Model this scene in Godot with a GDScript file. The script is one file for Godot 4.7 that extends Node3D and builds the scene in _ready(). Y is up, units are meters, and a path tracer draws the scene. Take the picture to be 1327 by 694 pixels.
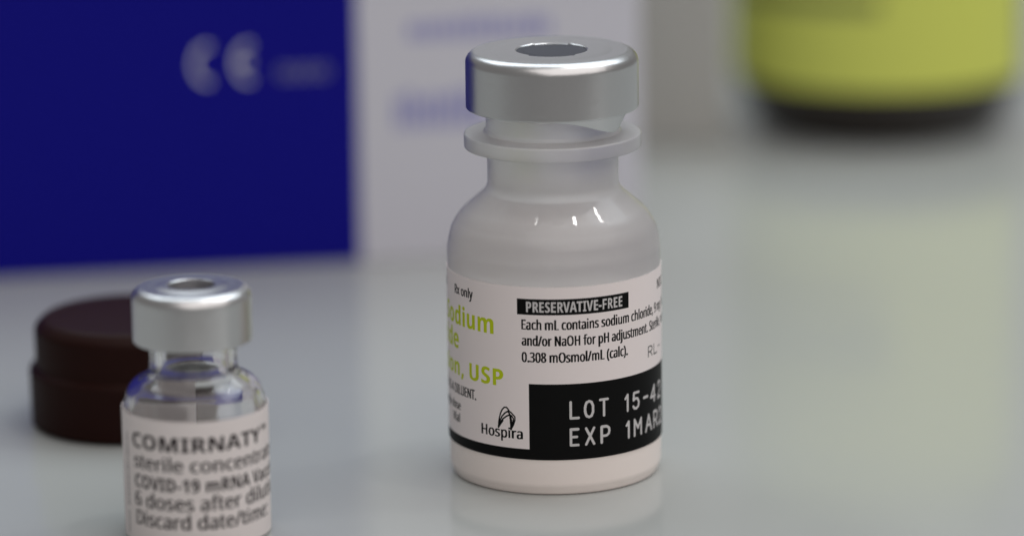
extends Node3D
# A close-up of two medicine vials on a glossy pale table; all sizes in metres, lengths marked MM are given in millimetres.

const MM := 0.001
var mats := {}
var fonts := {}


func _ready() -> void:
	# ---- camera, lens, lamps, exposure -------------------------------------------------
	var cam := Camera3D.new()
	cam.name = "camera"
	add_child(cam)
	cam.position = Vector3(0, 0.141, 0.4885)
	cam.rotation_order = EULER_ORDER_YXZ
	cam.rotation_degrees = Vector3(-13.5, 0.54, -0.72)
	cam.near = 0.02
	cam.far = 30.0
	var lens := CameraAttributesPhysical.new()
	lens.frustum_focal_length = 196.2
	lens.frustum_focus_distance = 0.494
	lens.exposure_aperture = 10.6
	cam.attributes = lens
	cam.fov = 7.0
	cam.current = true

	var env := Environment.new()
	env.background_mode = Environment.BG_COLOR
	env.background_color = lin(0.190, 0.184, 0.180)
	env.tonemap_mode = Environment.TONE_MAPPER_LINEAR
	env.tonemap_exposure = 1.07
	env.sdfgi_enabled = true
	env.ssao_enabled = true
	env.ssil_enabled = true
	var we := WorldEnvironment.new()
	we.name = "room_light"
	we.environment = env
	add_child(we)

	area("ceiling_lamp", Vector3(0.50, 1.0, 0.75), Vector2(2.4, 1.8), 1.45, lin(1.0, 0.94, 0.91))
	area("rear_fill", Vector3(0.1, 0.75, -0.40), Vector2(1.4, 0.6), 0.56, lin(0.85, 0.94, 1.0))  # added cool fill that brightens the far table top, not a known lamp
	area("ceiling_spot", Vector3(0.27, 1.04, 0.04), Vector2(0.035, 0.035), 0.05, lin(1.0, 0.97, 0.94))
	area("ceiling_spot", Vector3(0.56, 0.95, -0.19), Vector2(0.035, 0.035), 0.04, lin(1.0, 0.97, 0.94))
	area("ceiling_spot", Vector3(-0.22, 1.06, 0.06), Vector2(0.035, 0.035), 0.008, lin(1.0, 0.97, 0.94))

	make_materials()

	# ---- the setting --------------------------------------------------------------------
	var t := SurfaceTool.new()
	t.begin(Mesh.PRIMITIVE_TRIANGLES)
	rounded_box(t, Vector3(-0.55, -0.018, -0.75), Vector3(0.55, 0.0, 0.11), 0.0015)
	var table := commit(t, "table_top", mats.table, self)
	table.set_meta("label", "glossy pale grey table top that everything stands on")
	table.set_meta("category", "table")
	table.set_meta("kind", "structure")

	# ---- the things ---------------------------------------------------------------------
	grey_box()
	carton()
	amber_bottle()
	screw_cap()
	saline_vial()
	vaccine_vial()


func lin(r: float, g: float, b: float) -> Color:
	return Color(r, g, b).linear_to_srgb()


func area(called: String, at: Vector3, size: Vector2, energy: float, c: Color) -> void:
	var l := AreaLight3D.new()
	l.name = called
	add_child(l, true)
	l.position = at
	l.look_at(Vector3(0, 0.02, -0.02), Vector3(0, 0, -1) if absf(at.x) + absf(at.z) < 0.1 else Vector3.UP)
	l.area_size = size
	l.area_normalize_energy = true
	l.light_energy = energy
	l.light_color = c
	l.area_range = 8.0
	l.shadow_enabled = true


# ---- materials --------------------------------------------------------------------------
func mat(called: String, c: Color, rough: float, metal := 0.0) -> StandardMaterial3D:
	var m := StandardMaterial3D.new()
	m.resource_name = called
	m.albedo_color = c
	m.roughness = rough
	m.metallic = metal
	mats[called] = m
	return m


func noise(seed_: int, freq: float, lo: float, hi: float, size := 256) -> NoiseTexture2D:
	var n := FastNoiseLite.new()
	n.seed = seed_
	n.frequency = freq
	n.fractal_octaves = 4
	var tex := NoiseTexture2D.new()
	tex.noise = n
	tex.width = size
	tex.height = size
	tex.seamless = true
	var g := Gradient.new()
	g.set_color(0, Color(lo, lo, lo))
	g.set_color(1, Color(hi, hi, hi))
	tex.color_ramp = g
	return tex


func make_materials() -> void:
	var m := mat("table", lin(0.408, 0.424, 0.415), 1.0)
	m.metallic_specular = 0.4
	m.roughness_texture = noise(3, 0.02, 0.11, 0.16)
	m.roughness_texture_channel = BaseMaterial3D.TEXTURE_CHANNEL_RED
	m.uv1_triplanar = true
	m.uv1_scale = Vector3.ONE * 9.0

	m = mat("aluminium", lin(0.62, 0.62, 0.625), 1.0, 1.0)
	m.roughness_texture = noise(5, 0.06, 0.27, 0.33)
	m.roughness_texture_channel = BaseMaterial3D.TEXTURE_CHANNEL_RED
	m.uv1_triplanar = true
	m.uv1_scale = Vector3.ONE * 120.0
	var dents := FastNoiseLite.new()
	dents.seed = 21
	dents.frequency = 0.018
	dents.fractal_octaves = 5
	var bumps := NoiseTexture2D.new()
	bumps.noise = dents
	bumps.width = 512
	bumps.height = 512
	bumps.seamless = true
	bumps.as_normal_map = true
	bumps.bump_strength = 6.0
	m.normal_enabled = true
	m.normal_texture = bumps
	m.normal_scale = 0.10

	m = mat("rubber", lin(0.075, 0.078, 0.092), 0.7)
	m.metallic_specular = 0.2
	m = mat("dark_rubber", lin(0.07, 0.066, 0.075), 0.6)

	m = mat("frosted_plastic", lin(0.89, 0.882, 0.893), 0.48)
	m.albedo_color.a = 0.27
	m.refraction_enabled = true
	m.refraction_scale = 0.05
	m.clearcoat_enabled = true
	m.clearcoat = 0.4
	m.clearcoat_roughness = 0.04

	mat("core_white", lin(0.97, 0.91, 0.86), 0.6)  # opaque white for the added core, the real liquid is clear
	m = mat("lit_base_plastic", lin(0.90, 0.815, 0.77), 0.45)  # body plastic again, with the glow at the base put into its colour
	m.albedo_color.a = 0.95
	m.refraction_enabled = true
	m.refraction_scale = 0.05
	m = mat("clear_glass", Color(1, 1, 1, 0.02), 0.03)
	m.refraction_enabled = true
	m.refraction_scale = 0.05

	mat("label_paper", lin(0.74, 0.69, 0.70), 0.42)
	mat("grey_card", lin(0.42, 0.415, 0.39), 0.7)
	mat("carton_inside", lin(0.55, 0.54, 0.52), 0.8)
	mat("white_card", lin(0.60, 0.60, 0.665), 0.45)
	m = mat("blue_card", lin(0.005, 0.0045, 0.225), 0.5)
	m.metallic_specular = 0.22
	m = mat("maroon_plastic", lin(0.016, 0.0042, 0.003), 0.5)
	m.metallic_specular = 0.22
	m = mat("amber_glass", lin(0.014, 0.009, 0.006), 0.12)
	mat("white_plastic", lin(0.7, 0.7, 0.68), 0.4)


# ---- mesh helpers -----------------------------------------------------------------------
func commit(st: SurfaceTool, called: String, m: Material, parent: Node) -> MeshInstance3D:
	var o := MeshInstance3D.new()
	o.name = called
	o.mesh = st.commit()
	o.material_override = m
	parent.add_child(o, true)
	return o


func thing(called: String, label: String, category: String, at: Vector3, turn := 0.0) -> Node3D:
	var o := Node3D.new()
	o.name = called
	add_child(o, true)
	o.position = at
	o.rotation_degrees.y = turn
	o.set_meta("label", label)
	o.set_meta("category", category)
	return o


func new_st() -> SurfaceTool:
	var st := SurfaceTool.new()
	st.begin(Mesh.PRIMITIVE_TRIANGLES)
	return st


# One triangle, turned so that its front (clockwise) side is the side of its normals.
func tri(st: SurfaceTool, p: Array, n: Array, uv: Array = []) -> void:
	var order := [0, 1, 2]
	var face: Vector3 = (p[1] - p[0]).cross(p[2] - p[0])
	if face.length_squared() < 1e-20:
		return
	if face.dot(n[0] + n[1] + n[2]) > 0.0:
		order = [0, 2, 1]
	for k in order:
		st.set_normal(n[k])
		if uv:
			st.set_uv(uv[k])
		st.add_vertex(p[k])


func quad(st: SurfaceTool, p: Array, n: Array, uv: Array = []) -> void:
	tri(st, [p[0], p[1], p[2]], [n[0], n[1], n[2]], [uv[0], uv[1], uv[2]] if uv else [])
	tri(st, [p[0], p[2], p[3]], [n[0], n[2], n[3]], [uv[0], uv[2], uv[3]] if uv else [])


func flat_quad(st: SurfaceTool, a: Vector3, b: Vector3, c: Vector3, d: Vector3, n: Vector3, uv: Array = []) -> void:
	quad(st, [a, b, c, d], [n, n, n, n], uv)


# A box with every edge rounded: a cube of patches pushed out from an inner box.
func rounded_box(st: SurfaceTool, lo: Vector3, hi: Vector3, r: float, seg := 3) -> void:
	var mid := (lo + hi) / 2.0
	var half := (hi - lo) / 2.0
	var inner := half - Vector3.ONE * r
	var steps: Array[float] = []
	for axis in 3:
		for s in [-1.0, 1.0]:
			var ax := axis
			var u := (ax + 1) % 3
			var v := (ax + 2) % 3
			var gu := edge_steps(half[u], r, seg)
			var gv := edge_steps(half[v], r, seg)
			for i in gu.size() - 1:
				for j in gv.size() - 1:
					var ps := []
					var ns := []
					for c in [[i, j], [i + 1, j], [i + 1, j + 1], [i, j + 1]]:
						var q := Vector3.ZERO
						q[ax] = s * half[ax]
						q[u] = gu[c[0]]
						q[v] = gv[c[1]]
						var core := Vector3(clampf(q.x, -inner.x, inner.x), clampf(q.y, -inner.y, inner.y), clampf(q.z, -inner.z, inner.z))
						var d := (q - core)
						var nn := d.normalized()
						ps.append(mid + core + nn * r)
						ns.append(nn)
					quad(st, ps, ns)


func edge_steps(half: float, r: float, seg: int) -> Array[float]:
	var a: Array[float] = []
	for k in seg + 1:
		a.append(-half + r - r * tan(PI / 4 * (1.0 - float(k) / seg)))
	for k in seg + 1:
		a.append(half - r + r * tan(PI / 4 * float(k) / seg))
	return a


# Turns corner points [r, z, rounding] (MM, travelled so that the outside lies on the right hand going up) into points with normals.
func profile(corners: Array) -> Array:
	var out := []
	var n := corners.size()
	for k in n:
		var p := Vector2(corners[k][0], corners[k][1])
		var fillet: float = corners[k][2] if corners[k].size() > 2 else 0.0
		if k == 0 or k == n - 1:
			var other := Vector2(corners[1 if k == 0 else n - 2][0], corners[1 if k == 0 else n - 2][1])
			var d := ((other - p) if k == 0 else (p - other)).normalized()
			out.append([p, Vector2(d.y, -d.x)])
			continue
		var a := Vector2(corners[k - 1][0], corners[k - 1][1])
		var b := Vector2(corners[k + 1][0], corners[k + 1][1])
		var d1 := (p - a).normalized()
		var d2 := (b - p).normalized()
		var n1 := Vector2(d1.y, -d1.x)
		var n2 := Vector2(d2.y, -d2.x)
		var turn := d1.angle_to(d2)
		if absf(turn) < 0.001:
			continue
		if fillet <= 0.0:
			out.append([p, n1])
			out.append([p, n2])
			continue
		var cut := minf(fillet * absf(tan(turn / 2.0)), minf((p - a).length(), (b - p).length()) * 0.499)
		var rad := cut / absf(tan(turn / 2.0))
		var start := p - d1 * cut
		var centre := start + (-n1 if turn > 0 else n1) * rad
		var steps := maxi(2, int(ceil(absf(turn) / 0.13)))
		for i in steps + 1:
			var w := turn * i / steps
			var nn := n1.rotated(w)
			out.append([centre + (nn if turn > 0 else -nn) * rad, nn])
	return out


func lathe(st: SurfaceTool, corners: Array, seg := 128, from := 0.0, to := TAU) -> void:
	var pts := profile(corners)
	var dirs := []
	for s in seg + 1:
		var w := from + (to - from) * s / seg
		dirs.append(Vector3(sin(w), 0, cos(w)))
	if is_equal_approx(to - from, TAU):
		dirs[seg] = dirs[0]
	for k in pts.size() - 1:
		var p0: Vector2 = pts[k][0] * MM
		var p1: Vector2 = pts[k + 1][0] * MM
		if p0.is_equal_approx(p1) and (p0 - p1).length() < 1e-8:
			continue
		var m0: Vector2 = pts[k][1]
		var m1: Vector2 = pts[k + 1][1]
		for s in seg:
			var d0: Vector3 = dirs[s]
			var d1: Vector3 = dirs[s + 1]
			quad(st, [d0 * p0.x + Vector3.UP * p0.y, d1 * p0.x + Vector3.UP * p0.y, d1 * p1.x + Vector3.UP * p1.y, d0 * p1.x + Vector3.UP * p1.y],
				[d0 * m0.x + Vector3.UP * m0.y, d1 * m0.x + Vector3.UP * m0.y, d1 * m1.x + Vector3.UP * m1.y, d0 * m1.x + Vector3.UP * m1.y])


# A paper band round a cylinder: printed outside, plain inside, with real thickness. Angles in degrees, 0 = towards the front.
func band(st: SurfaceTool, r_in: float, r_out: float, z0: float, z1: float, a0: float, a1: float, seg := 160) -> void:
	var blank := Vector2(0.002, 0.004)
	for s in seg:
		var w0 := deg_to_rad(a0 + (a1 - a0) * s / seg)
		var w1 := deg_to_rad(a0 + (a1 - a0) * (s + 1) / seg)
		var d0 := Vector3(sin(w0), 0, cos(w0))
		var d1 := Vector3(sin(w1), 0, cos(w1))
		var u0 := float(s) / seg
		var u1 := float(s + 1) / seg
		var y0 := Vector3.UP * z0 * MM
		var y1 := Vector3.UP * z1 * MM
		var ro := r_out * MM
		var ri := r_in * MM
		quad(st, [d0 * ro + y0, d1 * ro + y0, d1 * ro + y1, d0 * ro + y1], [d0, d1, d1, d0], [Vector2(u0, 1), Vector2(u1, 1), Vector2(u1, 0), Vector2(u0, 0)])
		quad(st, [d0 * ri + y0, d1 * ri + y0, d1 * ri + y1, d0 * ri + y1], [-d0, -d1, -d1, -d0], [blank, blank, blank, blank])
		for e in [[y0, Vector3.DOWN], [y1, Vector3.UP]]:
			flat_quad(st, d0 * ri + e[0], d1 * ri + e[0], d1 * ro + e[0], d0 * ro + e[0], e[1], [blank, blank, blank, blank])
	if a1 - a0 < 359.9:
		for e in [[a0, -1.0], [a1, 1.0]]:
			var w := deg_to_rad(e[0])
			var d := Vector3(sin(w), 0, cos(w))
			var side: Vector3 = Vector3(cos(w), 0, -sin(w)) * e[1]
			flat_quad(st, d * r_in * MM + Vector3.UP * z0 * MM, d * r_out * MM + Vector3.UP * z0 * MM, d * r_out * MM + Vector3.UP * z1 * MM, d * r_in * MM + Vector3.UP * z1 * MM, side, [blank, blank, blank, blank])


# A crimped aluminium seal: skirt, rounded shoulder, slightly dished top with an opening whose radius may vary with the angle.
func seal_mesh(r: float, z0: float, z1: float, shoulder: float, hole: Callable, rim: float, lip: float) -> SurfaceTool:
	var st := new_st()
	lathe(st, [[r - 0.28, z1 - shoulder], [r - 0.28, z0 + 0.1, 0.1], [r - 0.12, z0, 0.1], [r, z0 + 0.16, 0.15], [r, z1, shoulder], [rim + 0.9, z1 - 0.05, 1.0], [rim, z1 + lip, 0.3]], 160)
	var seg := 240
	for s in seg:
		var ps := [[], []]
		for e in 2:
			var w := TAU * (s + e) / seg
			var d := Vector3(sin(w), 0, cos(w))
			var h: float = hole.call(w)
			ps[e] = [d * rim * MM + Vector3.UP * (z1 + lip) * MM, d * (h + 0.10) * MM + Vector3.UP * (z1 + lip) * MM, d * h * MM + Vector3.UP * (z1 + lip - 0.1) * MM, d * h * MM + Vector3.UP * (z1 - 0.75) * MM, d]
		var na: Vector3 = (Vector3.UP - ps[0][4] * 0.8).normalized()
		var nb: Vector3 = (Vector3.UP - ps[1][4] * 0.8).normalized()
		flat_quad(st, ps[0][0], ps[1][0], ps[1][1], ps[0][1], Vector3.UP)
		quad(st, [ps[0][1], ps[1][1], ps[1][2], ps[0][2]], [na, nb, nb, na])
		quad(st, [ps[0][2], ps[1][2], ps[1][3], ps[0][3]], [-ps[0][4], -ps[1][4], -ps[1][4], -ps[0][4]])
	return st


# ---- printing ---------------------------------------------------------------------------
# A sheet to print on: x to the right and y up in MM, from (x0, y0) at the lower left.
class Sheet:
	var im: Image
	var x0: float
	var y1: float
	var k: float

	func _init(x0_: float, y0_: float, x1_: float, y1_: float, width: int, paper: Color) -> void:
		x0 = x0_
		y1 = y1_
		k = width / (x1_ - x0_)
		im = Image.create(width, int(round((y1_ - y0_) * k)), false, Image.FORMAT_RGB8)
		im.fill(paper)

	func rect(a: float, b: float, c: float, d: float, col: Color) -> void:
		var p := Vector2i(roundi((a - x0) * k), roundi((y1 - d) * k))
		im.fill_rect(Rect2i(p, Vector2i(roundi((c - x0) * k), roundi((y1 - b) * k)) - p), col)

	func dot(at: Vector2, r: float, col: Color) -> void:
		var c := Vector2((at.x - x0) * k, (y1 - at.y) * k)
		var pr := r * k
		for y in range(int(floor(c.y - pr)), int(ceil(c.y + pr)) + 1):
			var h := pr * pr - (y + 0.5 - c.y) ** 2
			if h > 0.0:
				h = sqrt(h)
				var xa := roundi(c.x - h)
				im.fill_rect(Rect2i(xa, y, maxi(1, roundi(c.x + h) - xa), 1), col)

	func stroke(pts: Array, r: float, col: Color) -> void:
		for i in pts.size() - 1:
			var a: Vector2 = pts[i]
			var b: Vector2 = pts[i + 1]
			var n := maxi(1, int(ceil((b - a).length() * k / 1.2)))
			for j in n + 1:
				dot(a.lerp(b, float(j) / n), r, col)

	func fill_tri(a: Vector2, b: Vector2, c: Vector2, col: Color) -> void:
		var p := [Vector2((a.x - x0) * k, (y1 - a.y) * k), Vector2((b.x - x0) * k, (y1 - b.y) * k), Vector2((c.x - x0) * k, (y1 - c.y) * k)]
		var top: float = minf(p[0].y, minf(p[1].y, p[2].y))
		var low: float = maxf(p[0].y, maxf(p[1].y, p[2].y))
		for y in range(int(floor(top)), int(ceil(low)) + 1):
			var yc := y + 0.5
			var xs := []
			for e in 3:
				var u: Vector2 = p[e]
				var v: Vector2 = p[(e + 1) % 3]
				if (u.y <= yc) != (v.y <= yc):
					xs.append(u.x + (v.x - u.x) * (yc - u.y) / (v.y - u.y))
			if xs.size() == 2:
				var xa := int(ceil(minf(xs[0], xs[1]) - 0.5))
				var xb := int(ceil(maxf(xs[0], xs[1]) - 0.5))
				if xb > xa:
					im.fill_rect(Rect2i(xa, y, xb - xa, 1), col)

	func texture() -> ImageTexture:
		return ImageTexture.create_from_image(im)


func text_arrays(txt: String, weight: int) -> Array:
	var key := "%d|%s" % [weight, txt]
	if not fonts.has(key):
		var f := SystemFont.new()
		f.font_names = PackedStringArray(["Droid Sans"])
		f.font_weight = weight
		f.hinting = TextServer.HINTING_NONE
		var t := TextMesh.new()
		t.font = f
		t.text = txt
		t.font_size = 120
		t.depth = 0.0
		t.pixel_size = 0.01
		t.curve_step = 1.0
		var b := t.get_aabb()
		fonts[key] = [t.get_mesh_arrays()[Mesh.ARRAY_VERTEX], b.position.x, b.size.x, b.position.y, b.size.y]
	return fonts[key]


# Prints txt with its baseline at y. The part «ref» of it is made «ref_width» MM wide; align "l" or "r" puts the whole text's left or right edge at x.
func print_text(s: Sheet, txt: String, weight: int, align: String, x: float, y: float, cap: float, ref: String, ref_width: float, col: Color) -> void:
	var e := text_arrays("E", weight)
	var base: float = e[3]
	var ky: float = cap / e[4]
	var kx: float = ref_width / text_arrays(ref, weight)[2]
	var a := text_arrays(txt, weight)
	var off: float = x - a[1] * kx if align == "l" else x - (a[1] + a[2]) * kx
	var v: PackedVector3Array = a[0]
	for heavier in ([-0.05, 0.0, 0.05] if weight < 600 else [-0.015, 0.015]):
		print_triangles(s, v, off + heavier, y, base, kx, ky, col)


func print_triangles(s: Sheet, v: PackedVector3Array, off: float, y: float, base: float, kx: float, ky: float, col: Color) -> void:
	for i in range(0, v.size() - 2, 3):
		s.fill_tri(Vector2(off + v[i].x * kx, y + (v[i].y - base) * ky), Vector2(off + v[i + 1].x * kx, y + (v[i + 1].y - base) * ky), Vector2(off + v[i + 2].x * kx, y + (v[i + 2].y - base) * ky), col)


const STROKES := {
	"L": [[[0, 1], [0, 0], [1, 0]]],
	"O": [[[0.5, 1], [0.2, 0.93], [0.02, 0.72], [0, 0.5], [0.02, 0.28], [0.2, 0.07], [0.5, 0], [0.8, 0.07], [0.98, 0.28], [1, 0.5], [0.98, 0.72], [0.8, 0.93], [0.5, 1]]],
	"T": [[[0, 1], [1, 1]], [[0.5, 1], [0.5, 0]]],
	"1": [[[0.15, 0.78], [0.55, 1], [0.55, 0]]],
	"5": [[[0.95, 1], [0.12, 1], [0.05, 0.55], [0.4, 0.64], [0.75, 0.6], [0.98, 0.38], [0.9, 0.12], [0.55, 0], [0.2, 0.03], [0, 0.16]]],
	"-": [[[0.05, 0.5], [0.95, 0.5]]],
	"4": [[[0.75, 0], [0.75, 1], [0, 0.3], [1, 0.3]]],
	"2": [[[0.02, 0.8], [0.2, 0.97], [0.55, 1], [0.9, 0.9], [0.95, 0.65], [0.7, 0.4], [0, 0], [1, 0]]],
	"E": [[[1, 1], [0, 1], [0, 0], [1, 0]], [[0, 0.52], [0.8, 0.52]]],
	"X": [[[0, 1], [1, 0]], [[1, 1], [0, 0]]],
	"P": [[[0, 0], [0, 1], [0.65, 1], [0.95, 0.88], [1, 0.7], [0.92, 0.52], [0.65, 0.42], [0, 0.42]]],
	"M": [[[0, 0], [0, 1], [0.5, 0.45], [1, 1], [1, 0]]],
	"A": [[[0, 0], [0.5, 1], [1, 0]], [[0.2, 0.36], [0.8, 0.36]]],
	"R": [[[0, 0], [0, 1], [0.65, 1], [0.95, 0.88], [1, 0.72], [0.92, 0.55], [0.65, 0.46], [0, 0.46]], [[0.5, 0.46], [1, 0]]],
}


func print_strokes(s: Sheet, ch: String, x: float, y: float, w: float, h: float, r: float, col: Color) -> void:
	for line in STROKES[ch]:
		var pts := []
		for p in line:
			pts.append(Vector2(x + p[0] * w, y + p[1] * h))
		s.stroke(pts, r, col)


# ---- the tall vial ----------------------------------------------------------------------
func saline_vial() -> void:
	var o := thing("saline_vial", "tall frosted plastic vial with a black and green printed label and a silver crimped seal", "vial", Vector3(0.0002, 0, 0))
	var st := new_st()
	lathe(st, [[0, 4.62], [12.24, 4.62], [12.24, 26.6, 4.0], [11.75, 28.9, 4.0], [10.7, 30.55, 5.0], [7.5, 33.35, 1.8],
		[7.5, 37.95, 0.15], [10.12, 38.05, 0.22], [10.12, 39.7, 0.22], [7.8, 39.85, 0.3], [7.6, 40.3, 0.3], [7.6, 44.5, 0.4], [0, 44.5]], 160)
	commit(st, "body", mats.frosted_plastic, o)
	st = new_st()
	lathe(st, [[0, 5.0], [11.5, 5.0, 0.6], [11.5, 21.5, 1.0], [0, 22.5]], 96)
	commit(st, "brightening_core", mats.core_white, o)  # added white core that brightens the vial from inside
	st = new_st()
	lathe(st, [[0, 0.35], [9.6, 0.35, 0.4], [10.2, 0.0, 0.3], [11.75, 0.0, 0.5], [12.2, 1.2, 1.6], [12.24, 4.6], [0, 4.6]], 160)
	commit(st, "base", mats.lit_base_plastic, o)

	var lb := commit(label_band(12.26, 12.34, 4.28, 24.36), "label", null, o)
	lb.material_override = saline_print()

	var hole := func(w: float) -> float:
		var a := absf(wrapf(w, -PI, PI))   # 0 at the front
		var r := 4.05
		if a < deg_to_rad(36):
			r = 4.45
		elif a > deg_to_rad(150):
			r = 3.85
		for at in [36.0, 148.0]:
			r += 0.22 * exp(-((rad_to_deg(a) - at) / 3.0) ** 2)
		return r
	var seal := commit(seal_mesh(9.85, 42.55, 49.15, 1.35, hole, 6.0, 0.0), "crimped_seal", mats.aluminium, o)
	st = new_st()
	lathe(st, [[5.2, 44.6], [5.2, 48.98, 0.2], [3.4, 48.98, 0.2], [3.1, 49.06, 0.2], [0, 49.06]], 96)
	commit(st, "stopper", mats.rubber, o)
	# the torn tongue of the seal that hangs below the skirt
	st = new_st()
	var low := [[3.0, 42.62], [12.0, 42.45], [22.0, 42.0], [32.0, 41.45], [40.0, 41.05], [44.0, 41.0], [48.0, 41.3], [53.0, 42.1], [57.0, 42.7]]
	for i in low.size() - 1:
		for j in 4:
			var ps := []
			for c in [[i, j], [i + 1, j], [i + 1, j + 1], [i, j + 1]]:
				var w := deg_to_rad(low[c[0]][0])
				var f: float = c[1] / 4.0
				var zz: float = lerpf(43.2, low[c[0]][1], f)
				var rr := lerpf(9.7, 9.8 + 0.25 * (43.2 - zz) / 2.0, f)
				ps.append([Vector3(sin(w), 0, cos(w)), rr, zz])
			for side in [1.0, -1.0]:
				var vs := []
				var ns := []
				for q in ps:
					vs.append(q[0] * (q[1] - (0.0 if side > 0 else 0.2)) * MM + Vector3.UP * q[2] * MM)
					ns.append((q[0] * side + Vector3.DOWN * 0.25 * side).normalized())
				quad(st, vs, ns)
	for i in low.size() - 1:
		var e := []
		for c in [[i, 0.0], [i + 1, 0.0], [i + 1, 0.2], [i, 0.2]]:
			var w := deg_to_rad(low[c[0]][0])
			var zz: float = low[c[0]][1]
			e.append(Vector3(sin(w), 0, cos(w)) * (9.8 + 0.25 * (43.2 - zz) / 2.0 - c[1]) * MM + Vector3.UP * zz * MM)
		flat_quad(st, e[0], e[1], e[2], e[3], Vector3.DOWN)
	commit(st, "torn_tongue", mats.aluminium, seal)


func label_band(ri: float, ro: float, z0: float, z1: float, a0 := -180.0, a1 := 180.0) -> SurfaceTool:
	var st := new_st()
	band(st, ri, ro, z0, z1, a0, a1)
	return st


func saline_print() -> StandardMaterial3D:
	var half := PI * 12.4
	var paper := lin(0.88, 0.81, 0.80)
	var ink := lin(0.006, 0.006, 0.006)
	var green := lin(0.52, 0.62, 0.018)
	var pale := lin(0.62, 0.60, 0.60)
	var s := Sheet.new(-half, 4.28, half, 24.36, 2048, paper)
	s.rect(-half, 4.28, half, 5.50, ink)
	s.rect(-3.0, 4.28, 27.0, 13.12, ink)
	# left panel
	print_text(s, "mL", 700, "r", -17.6, 22.3, 1.1, "mL", 1.5, ink)
	print_text(s, "Rx only", 400, "r", -10.5, 22.1, 1.08, "only", 2.25, ink)
	print_text(s, "Sodium", 700, "r", -7.35, 18.55, 2.2, "dium", 7.05, green)
	print_text(s, "Chloride", 700, "r", -13.5, 15.72, 2.2, "dium", 7.05, green)
	print_text(s, "Injection, USP", 700, "r", -6.15, 12.6, 1.95, "USP", 5.1, green)
	print_text(s, "FOR USE AS A DILUENT.", 400, "r", -10.15, 10.35, 1.12, "DILUENT.", 4.6, ink)
	print_text(s, "Single-dose", 400, "r", -13.3, 8.5, 1.0, "dose", 2.4, ink)
	print_text(s, "Vial", 400, "r", -13.5, 7.0, 1.0, "Vial", 2.0, ink)
	print_text(s, "Hospira", 400, "l", -9.27, 6.62, 1.2, "Hospira", 5.45, ink)
	for line in [
		[[230, 330], [234, 270], [246, 205], [262, 155], [285, 110], [312, 87], [338, 90], [358, 112], [372, 138]],
		[[231, 325], [250, 250], [280, 195], [315, 160], [352, 138], [372, 138], [400, 160], [425, 190], [443, 212], [441, 255], [425, 300], [392, 362]],
		[[232, 325], [260, 265], [295, 225], [340, 195], [378, 182], [402, 195], [424, 230], [420, 275], [405, 320], [391, 362]],
		[[234, 325], [262, 285], [290, 250]],
		[[352, 140], [378, 172], [392, 210], [400, 250], [398, 300], [390, 362]],
		[[378, 184], [384, 230], [388, 290], [390, 350]],
	]:
		var pts := []
		for p in line:
			pts.append(Vector2(-6.84 + (p[0] - 230) * 0.01, 7.73 + (330 - p[1]) * 0.00963 + (p[0] - 230) * 0.0013))
		s.stroke(pts, 0.085, ink)
	s.stroke([Vector2(-6.83, 7.75), Vector2(-6.66, 8.35)], 0.11, ink)
	s.stroke([Vector2(-5.22, 7.68), Vector2(-5.10, 8.45)], 0.12, ink)
	# right panel
	s.rect(-4.28, 21.17, 9.28, 23.0, ink)
	print_text(s, "PRESERVATIVE-FREE", 700, "l", -3.2, 21.48, 1.2, "PRESERVATIVE-FREE", 11.53, pale)
	print_text(s, "Each mL contains sodium chloride, 9 mg. May contain HCl", 400, "l", -3.76, 19.45, 1.13, "Each mL contains sodium chloride,", 17.9, ink)
	print_text(s, "and/or NaOH for pH adjustment. Sterile, nonpyrogenic.", 400, "l", -3.74, 17.6, 1.13, "and/or NaOH for pH adjustment.", 16.55, ink)
	print_text(s, "0.308 mOsmol/mL (calc).", 400, "l", -3.76, 15.68, 1.13, "0.308 mOsmol/mL (calc).", 12.83, ink)
	print_text(s, "NDC", 700, "l", 15.6, 22.0, 1.15, "NDC", 2.7, ink)
	var x := 12.95
	for ch in "RL-":
		print_strokes(s, ch, x, 14.65, 0.95, 1.15, 0.09, lin(0.12, 0.12, 0.12))
		x += 1.45
	for g in [["L", 1.75, 0.9], ["O", 3.43, 0.95], ["T", 5.27, 0.95], ["1", 8.6, 0.8], ["5", 9.95, 1.0], ["-", 11.85, 0.9], ["4", 13.5, 1.25], ["2", 15.7, 1.1]]:
		print_strokes(s, g[0], g[1], 9.15, g[2], 1.85, 0.155, pale)
	for g in [["E", 1.75, 0.85], ["X", 3.53, 0.95], ["P", 5.42, 1.0], ["1", 8.75, 0.8], ["M", 10.15, 1.2], ["A", 12.3, 1.3], ["R", 14.3, 1.1], ["2", 16.1, 1.1]]:
		print_strokes(s, g[0], g[1], 5.98, g[2], 1.85, 0.155, pale)
	var m := StandardMaterial3D.new()
	m.resource_name = "saline_label_print"
	m.albedo_texture = s.texture()
	m.roughness = 0.45
	m.metallic_specular = 0.2
	m.backlight_enabled = true
	m.backlight = lin(0.2, 0.195, 0.19)
	return m


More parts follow.
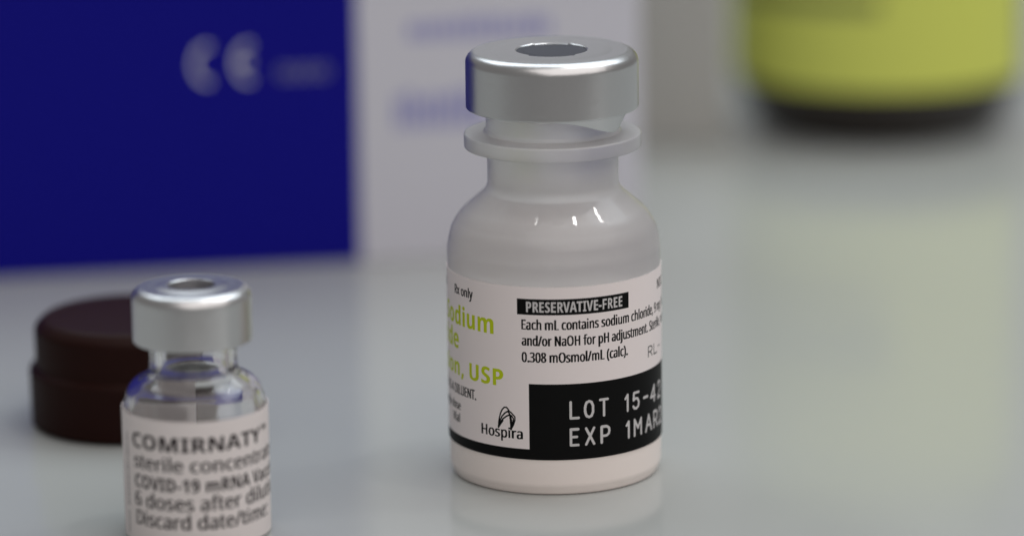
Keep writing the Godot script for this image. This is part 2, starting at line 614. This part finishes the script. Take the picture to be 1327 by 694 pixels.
# ---- the small vial ---------------------------------------------------------------------
func vaccine_vial() -> void:
	var o := thing("vaccine_vial", "small clear glass vial with a white label in black print and a silver seal", "vial", Vector3(-0.0395, 0, 0.0239))
	o.scale = Vector3.ONE * 1.0074
	var st := new_st()
	# outside from the base up, over the lip, then down the inside
	lathe(st, [[0, 0.50], [5.6, 0.40, 2.0], [7.2, 0.00, 0.3], [7.9, 0.25, 0.3], [7.9, 14.50, 2.2], [7.1, 16.90, 2.4], [4.85, 18.30, 1.2], [4.78, 19.50, 1.0], [4.78, 21.80, 0.6], [6.1, 22.40, 0.5], [6.1, 25.60, 0.3], [3.5, 25.60, 0.3],
		[3.5, 18.90, 1.4], [4.6, 17.20, 1.0], [6.3, 15.90, 1.6], [6.85, 14.10, 2.0], [6.85, 1.60, 1.0], [0, 1.50]], 128)
	commit(st, "glass_body", mats.clear_glass, o)
	var lb := commit(label_band(7.94, 8.02, 0.3, 14.45, -176.0, 108.0), "label", null, o)
	lb.material_override = vaccine_print()
	var hole := func(_w: float) -> float: return 2.55
	commit(seal_mesh(6.53, 21.65, 27.65, 1.3, hole, 3.2, 0.12), "crimped_seal", mats.aluminium, o)
	st = new_st()
	lathe(st, [[0, 21.10], [3.1, 21.10, 0.4], [3.45, 25.65], [6.0, 25.65, 0.1], [6.0, 26.90, 0.2], [0, 26.90]], 96)
	commit(st, "stopper", mats.dark_rubber, o)


func vaccine_print() -> StandardMaterial3D:
	var r := 8.02
	var x0 := deg_to_rad(-176.0) * r
	var x1 := deg_to_rad(108.0) * r
	var ink := lin(0.02, 0.012, 0.015)
	var s := Sheet.new(x0, 0.3 + 1.1, x1, 15.55, 1536, lin(0.93, 0.875, 0.87))
	print_text(s, "COMIRNATY", 700, "l", -7.5, 12.15, 1.65, "COMIRNATY", 16.6, ink)
	print_text(s, "TM", 400, "l", 9.35, 13.25, 0.6, "TM", 1.2, ink)
	print_text(s, "sterile concentrate", 400, "l", -7.25, 9.9, 1.55, "sterile concentrat", 18.6, ink)
	print_text(s, "COVID-19 mRNA Vaccine", 700, "l", -7.2, 7.7, 1.45, "COVID-19 mRNA", 14.25, ink)
	print_text(s, "6 doses after dilution", 400, "l", -7.25, 5.6, 1.6, "6 doses after", 12.95, ink)
	print_text(s, "Discard date/time:", 400, "l", -7.1, 3.5, 1.6, "Discard date/time:", 17.6, ink)
	s.rect(-8.95, 2.0, -8.8, 4.6, ink)
	var rng := RandomNumberGenerator.new()
	rng.seed = 11
	var y := 5.2
	while y < 13.4:
		var d := rng.randf_range(0.12, 0.34)
		s.rect(-9.1, y, -8.62, y + d, lin(0.3, 0.27, 0.28))
		y += d + rng.randf_range(0.1, 0.22)
	var m := StandardMaterial3D.new()
	m.resource_name = "vaccine_label_print"
	m.albedo_texture = s.texture()
	m.roughness = 0.45
	m.metallic_specular = 0.25
	m.backlight_enabled = true
	m.backlight = lin(0.6, 0.58, 0.57)
	return m


# ---- behind them ------------------------------------------------------------------------
func screw_cap() -> void:
	var o := thing("screw_cap", "dark maroon plastic screw cap lying behind the small vial", "cap", Vector3(-0.0510, 0, -0.0222))
	o.scale = Vector3(1.01, 1.11, 1.01)
	var st := new_st()
	lathe(st, [[9.9, 10.4, 0.2], [9.9, 0.4, 0.2], [10.6, 0.0, 0.3], [11.3, 0.3, 0.3], [11.35, 10.9, 1.0], [10.2, 11.9, 1.2], [0, 11.9]], 128)
	lathe(st, [[0, 10.4], [9.9, 10.4]], 64)
	var ridges := 72
	commit(st, "cap_shell", mats.maroon_plastic, o)
	st = new_st()
	lathe(st, [[11.2, 0.25], [12.0, 0.25, 0.3], [12.1, 6.3, 0.4], [11.2, 6.9]], 128)
	commit(st, "collar", mats.maroon_plastic, o)


func carton() -> void:
	# the node stands at the lower right front corner of the carton; the blue part ends 40.5 mm to the left of it
	var o := thing("carton", "blue and white medicine carton standing behind the vials", "carton", Vector3(0.0126, 0, -0.1092), 8.96)
	var w := 152.0
	var h := 82.0
	var d := 46.0
	var st := new_st()
	rounded_box(st, Vector3(-w, 0, -d) * MM, Vector3(0, h, -0.06) * MM, 0.4 * MM)
	commit(st, "box", mats.white_card, o)
	# the printed blue half wraps round the left end
	st = new_st()
	rounded_box(st, Vector3(-w - 0.05, 0.05, -d - 0.05) * MM, Vector3(-39.4, h + 0.05, 0.0) * MM, 0.4 * MM)
	var blue := commit(st, "blue_panel", mats.blue_card, o)
	blue.set_meta("label", "deep blue panel with a white conformity mark")
	# CE mark: two rings cut open, in real arcs
	st = new_st()
	for k in 2:
		var cx := -39.4 + (-20.7 if k == 0 else -15.0)
		arc(st, Vector2(cx, 28.8), 2.45, 0.36, 0.055, 84.0, 276.0, 0.78)
	slab(st, -39.4 - 16.8, 28.5, -39.4 - 14.9, 29.1, 0.0, 0.055)
	commit(st, "conformity_mark", mats.white_card, blue)
	st = new_st()
	for k in 4:
		var cx := -39.4 - 11.2 + k * 1.75 + 0.4
		arc(st, Vector2(cx + 0.5, 27.2), 0.75, 0.2, 0.05, 0.0, 360.0)
	commit(st, "body_number", mat("number_ink", lin(0.16, 0.16, 0.3), 0.5), blue)
	var lilac := mat("lilac_ink", lin(0.30, 0.30, 0.55), 0.5)
	var rng := RandomNumberGenerator.new()
	rng.seed = 4
	for line in [[7.0, 27.0, 32.5, 2.9], [4.9, 17.0, 21.4, 5.4]]:
		st = new_st()
		var x: float = line[0]
		while x < line[1]:
			var cw := rng.randf_range(0.9, 1.5)
			slab(st, -39.4 + x, line[2] - line[3] / 2, -39.4 + x + cw, line[2] + line[3] / 2 * rng.randf_range(0.5, 1.0), -0.06, 0.0)
			x += cw + 0.45
		commit(st, "print_line", lilac, o)


func arc(st: SurfaceTool, c: Vector2, r: float, half: float, z: float, from: float, to: float, squeeze := 1.0) -> void:
	var n := 32
	for i in n:
		var a := Vector2.from_angle(deg_to_rad(from + (to - from) * i / n))
		var b := Vector2.from_angle(deg_to_rad(from + (to - from) * (i + 1) / n))
		var p := []
		for q in [c + a * (r - half), c + a * (r + half), c + b * (r + half), c + b * (r - half)]:
			p.append(Vector3(c.x + (q.x - c.x) * squeeze, q.y, z) * MM)
		flat_quad(st, p[0], p[1], p[2], p[3], Vector3.BACK)


func slab(st: SurfaceTool, x0: float, y0: float, x1: float, y1: float, z0: float, z1: float) -> void:
	var a := Vector3(x0, y0, z0) * MM
	var b := Vector3(x1, y1, z1) * MM
	flat_quad(st, Vector3(a.x, a.y, b.z), Vector3(b.x, a.y, b.z), Vector3(b.x, b.y, b.z), Vector3(a.x, b.y, b.z), Vector3.BACK)
	flat_quad(st, Vector3(a.x, b.y, a.z), Vector3(b.x, b.y, a.z), Vector3(b.x, b.y, b.z), Vector3(a.x, b.y, b.z), Vector3.UP)
	flat_quad(st, Vector3(a.x, a.y, a.z), Vector3(b.x, a.y, a.z), Vector3(b.x, a.y, b.z), Vector3(a.x, a.y, b.z), Vector3.DOWN)
	flat_quad(st, Vector3(a.x, a.y, a.z), Vector3(a.x, b.y, a.z), Vector3(a.x, b.y, b.z), Vector3(a.x, a.y, b.z), Vector3.LEFT)
	flat_quad(st, Vector3(b.x, a.y, a.z), Vector3(b.x, b.y, a.z), Vector3(b.x, b.y, b.z), Vector3(b.x, a.y, b.z), Vector3.RIGHT)


func amber_bottle() -> void:
	var o := thing("amber_bottle", "dark amber glass bottle with a yellow green label at the right", "bottle", Vector3(0.0523, 0, -0.1950))
	var st := new_st()
	lathe(st, [[0, 1.2], [16.5, 1.0, 1.0], [18.0, 0.0, 0.8], [18.4, 0.0, 2.0], [23.3, 7.4, 8.0], [23.3, 62.0, 8.0], [19.0, 70.0, 8.0], [11.0, 75.0, 4.0], [10.6, 88.0], [0, 88.0]], 128)
	commit(st, "glass_body", mats.amber_glass, o)
	var s := Sheet.new(-40.0, 9.4, 40.0, 56.0, 512, lin(0.60, 0.65, 0.115))
	s.rect(-9.0, 21.8, 14.0, 24.4, lin(0.20, 0.22, 0.06))
	s.rect(-14.0, 28.0, 16.0, 34.0, lin(0.16, 0.2, 0.05))
	var m := StandardMaterial3D.new()
	m.resource_name = "bottle_label_print"
	m.albedo_texture = s.texture()
	m.roughness = 0.5
	var lb := commit(label_band(23.34, 23.46, 9.4, 56.0, -150.0, 66.0), "label", null, o)
	lb.material_override = m
	st = new_st()
	lathe(st, [[10.7, 78.0], [12.8, 78.0, 0.4], [12.8, 92.0, 1.0], [0, 92.0]], 96)
	commit(st, "bottle_cap", mats.white_plastic, o)


func grey_box() -> void:
	var o := thing("grey_box", "plain grey box standing between the white carton end and the bottle", "box", Vector3(0.0, 0, -0.180))
	var st := new_st()
	rounded_box(st, Vector3(-0.031, 0, -0.008), Vector3(0.0276, 0.06, 0.0), 0.0006)
	commit(st, "box_body", mats.grey_card, o)
	st = new_st()
	rounded_box(st, Vector3(-0.0314, 0.048, -0.0084), Vector3(0.0279, 0.0606, 0.0004), 0.0006)
	commit(st, "lid", mats.grey_card, o)
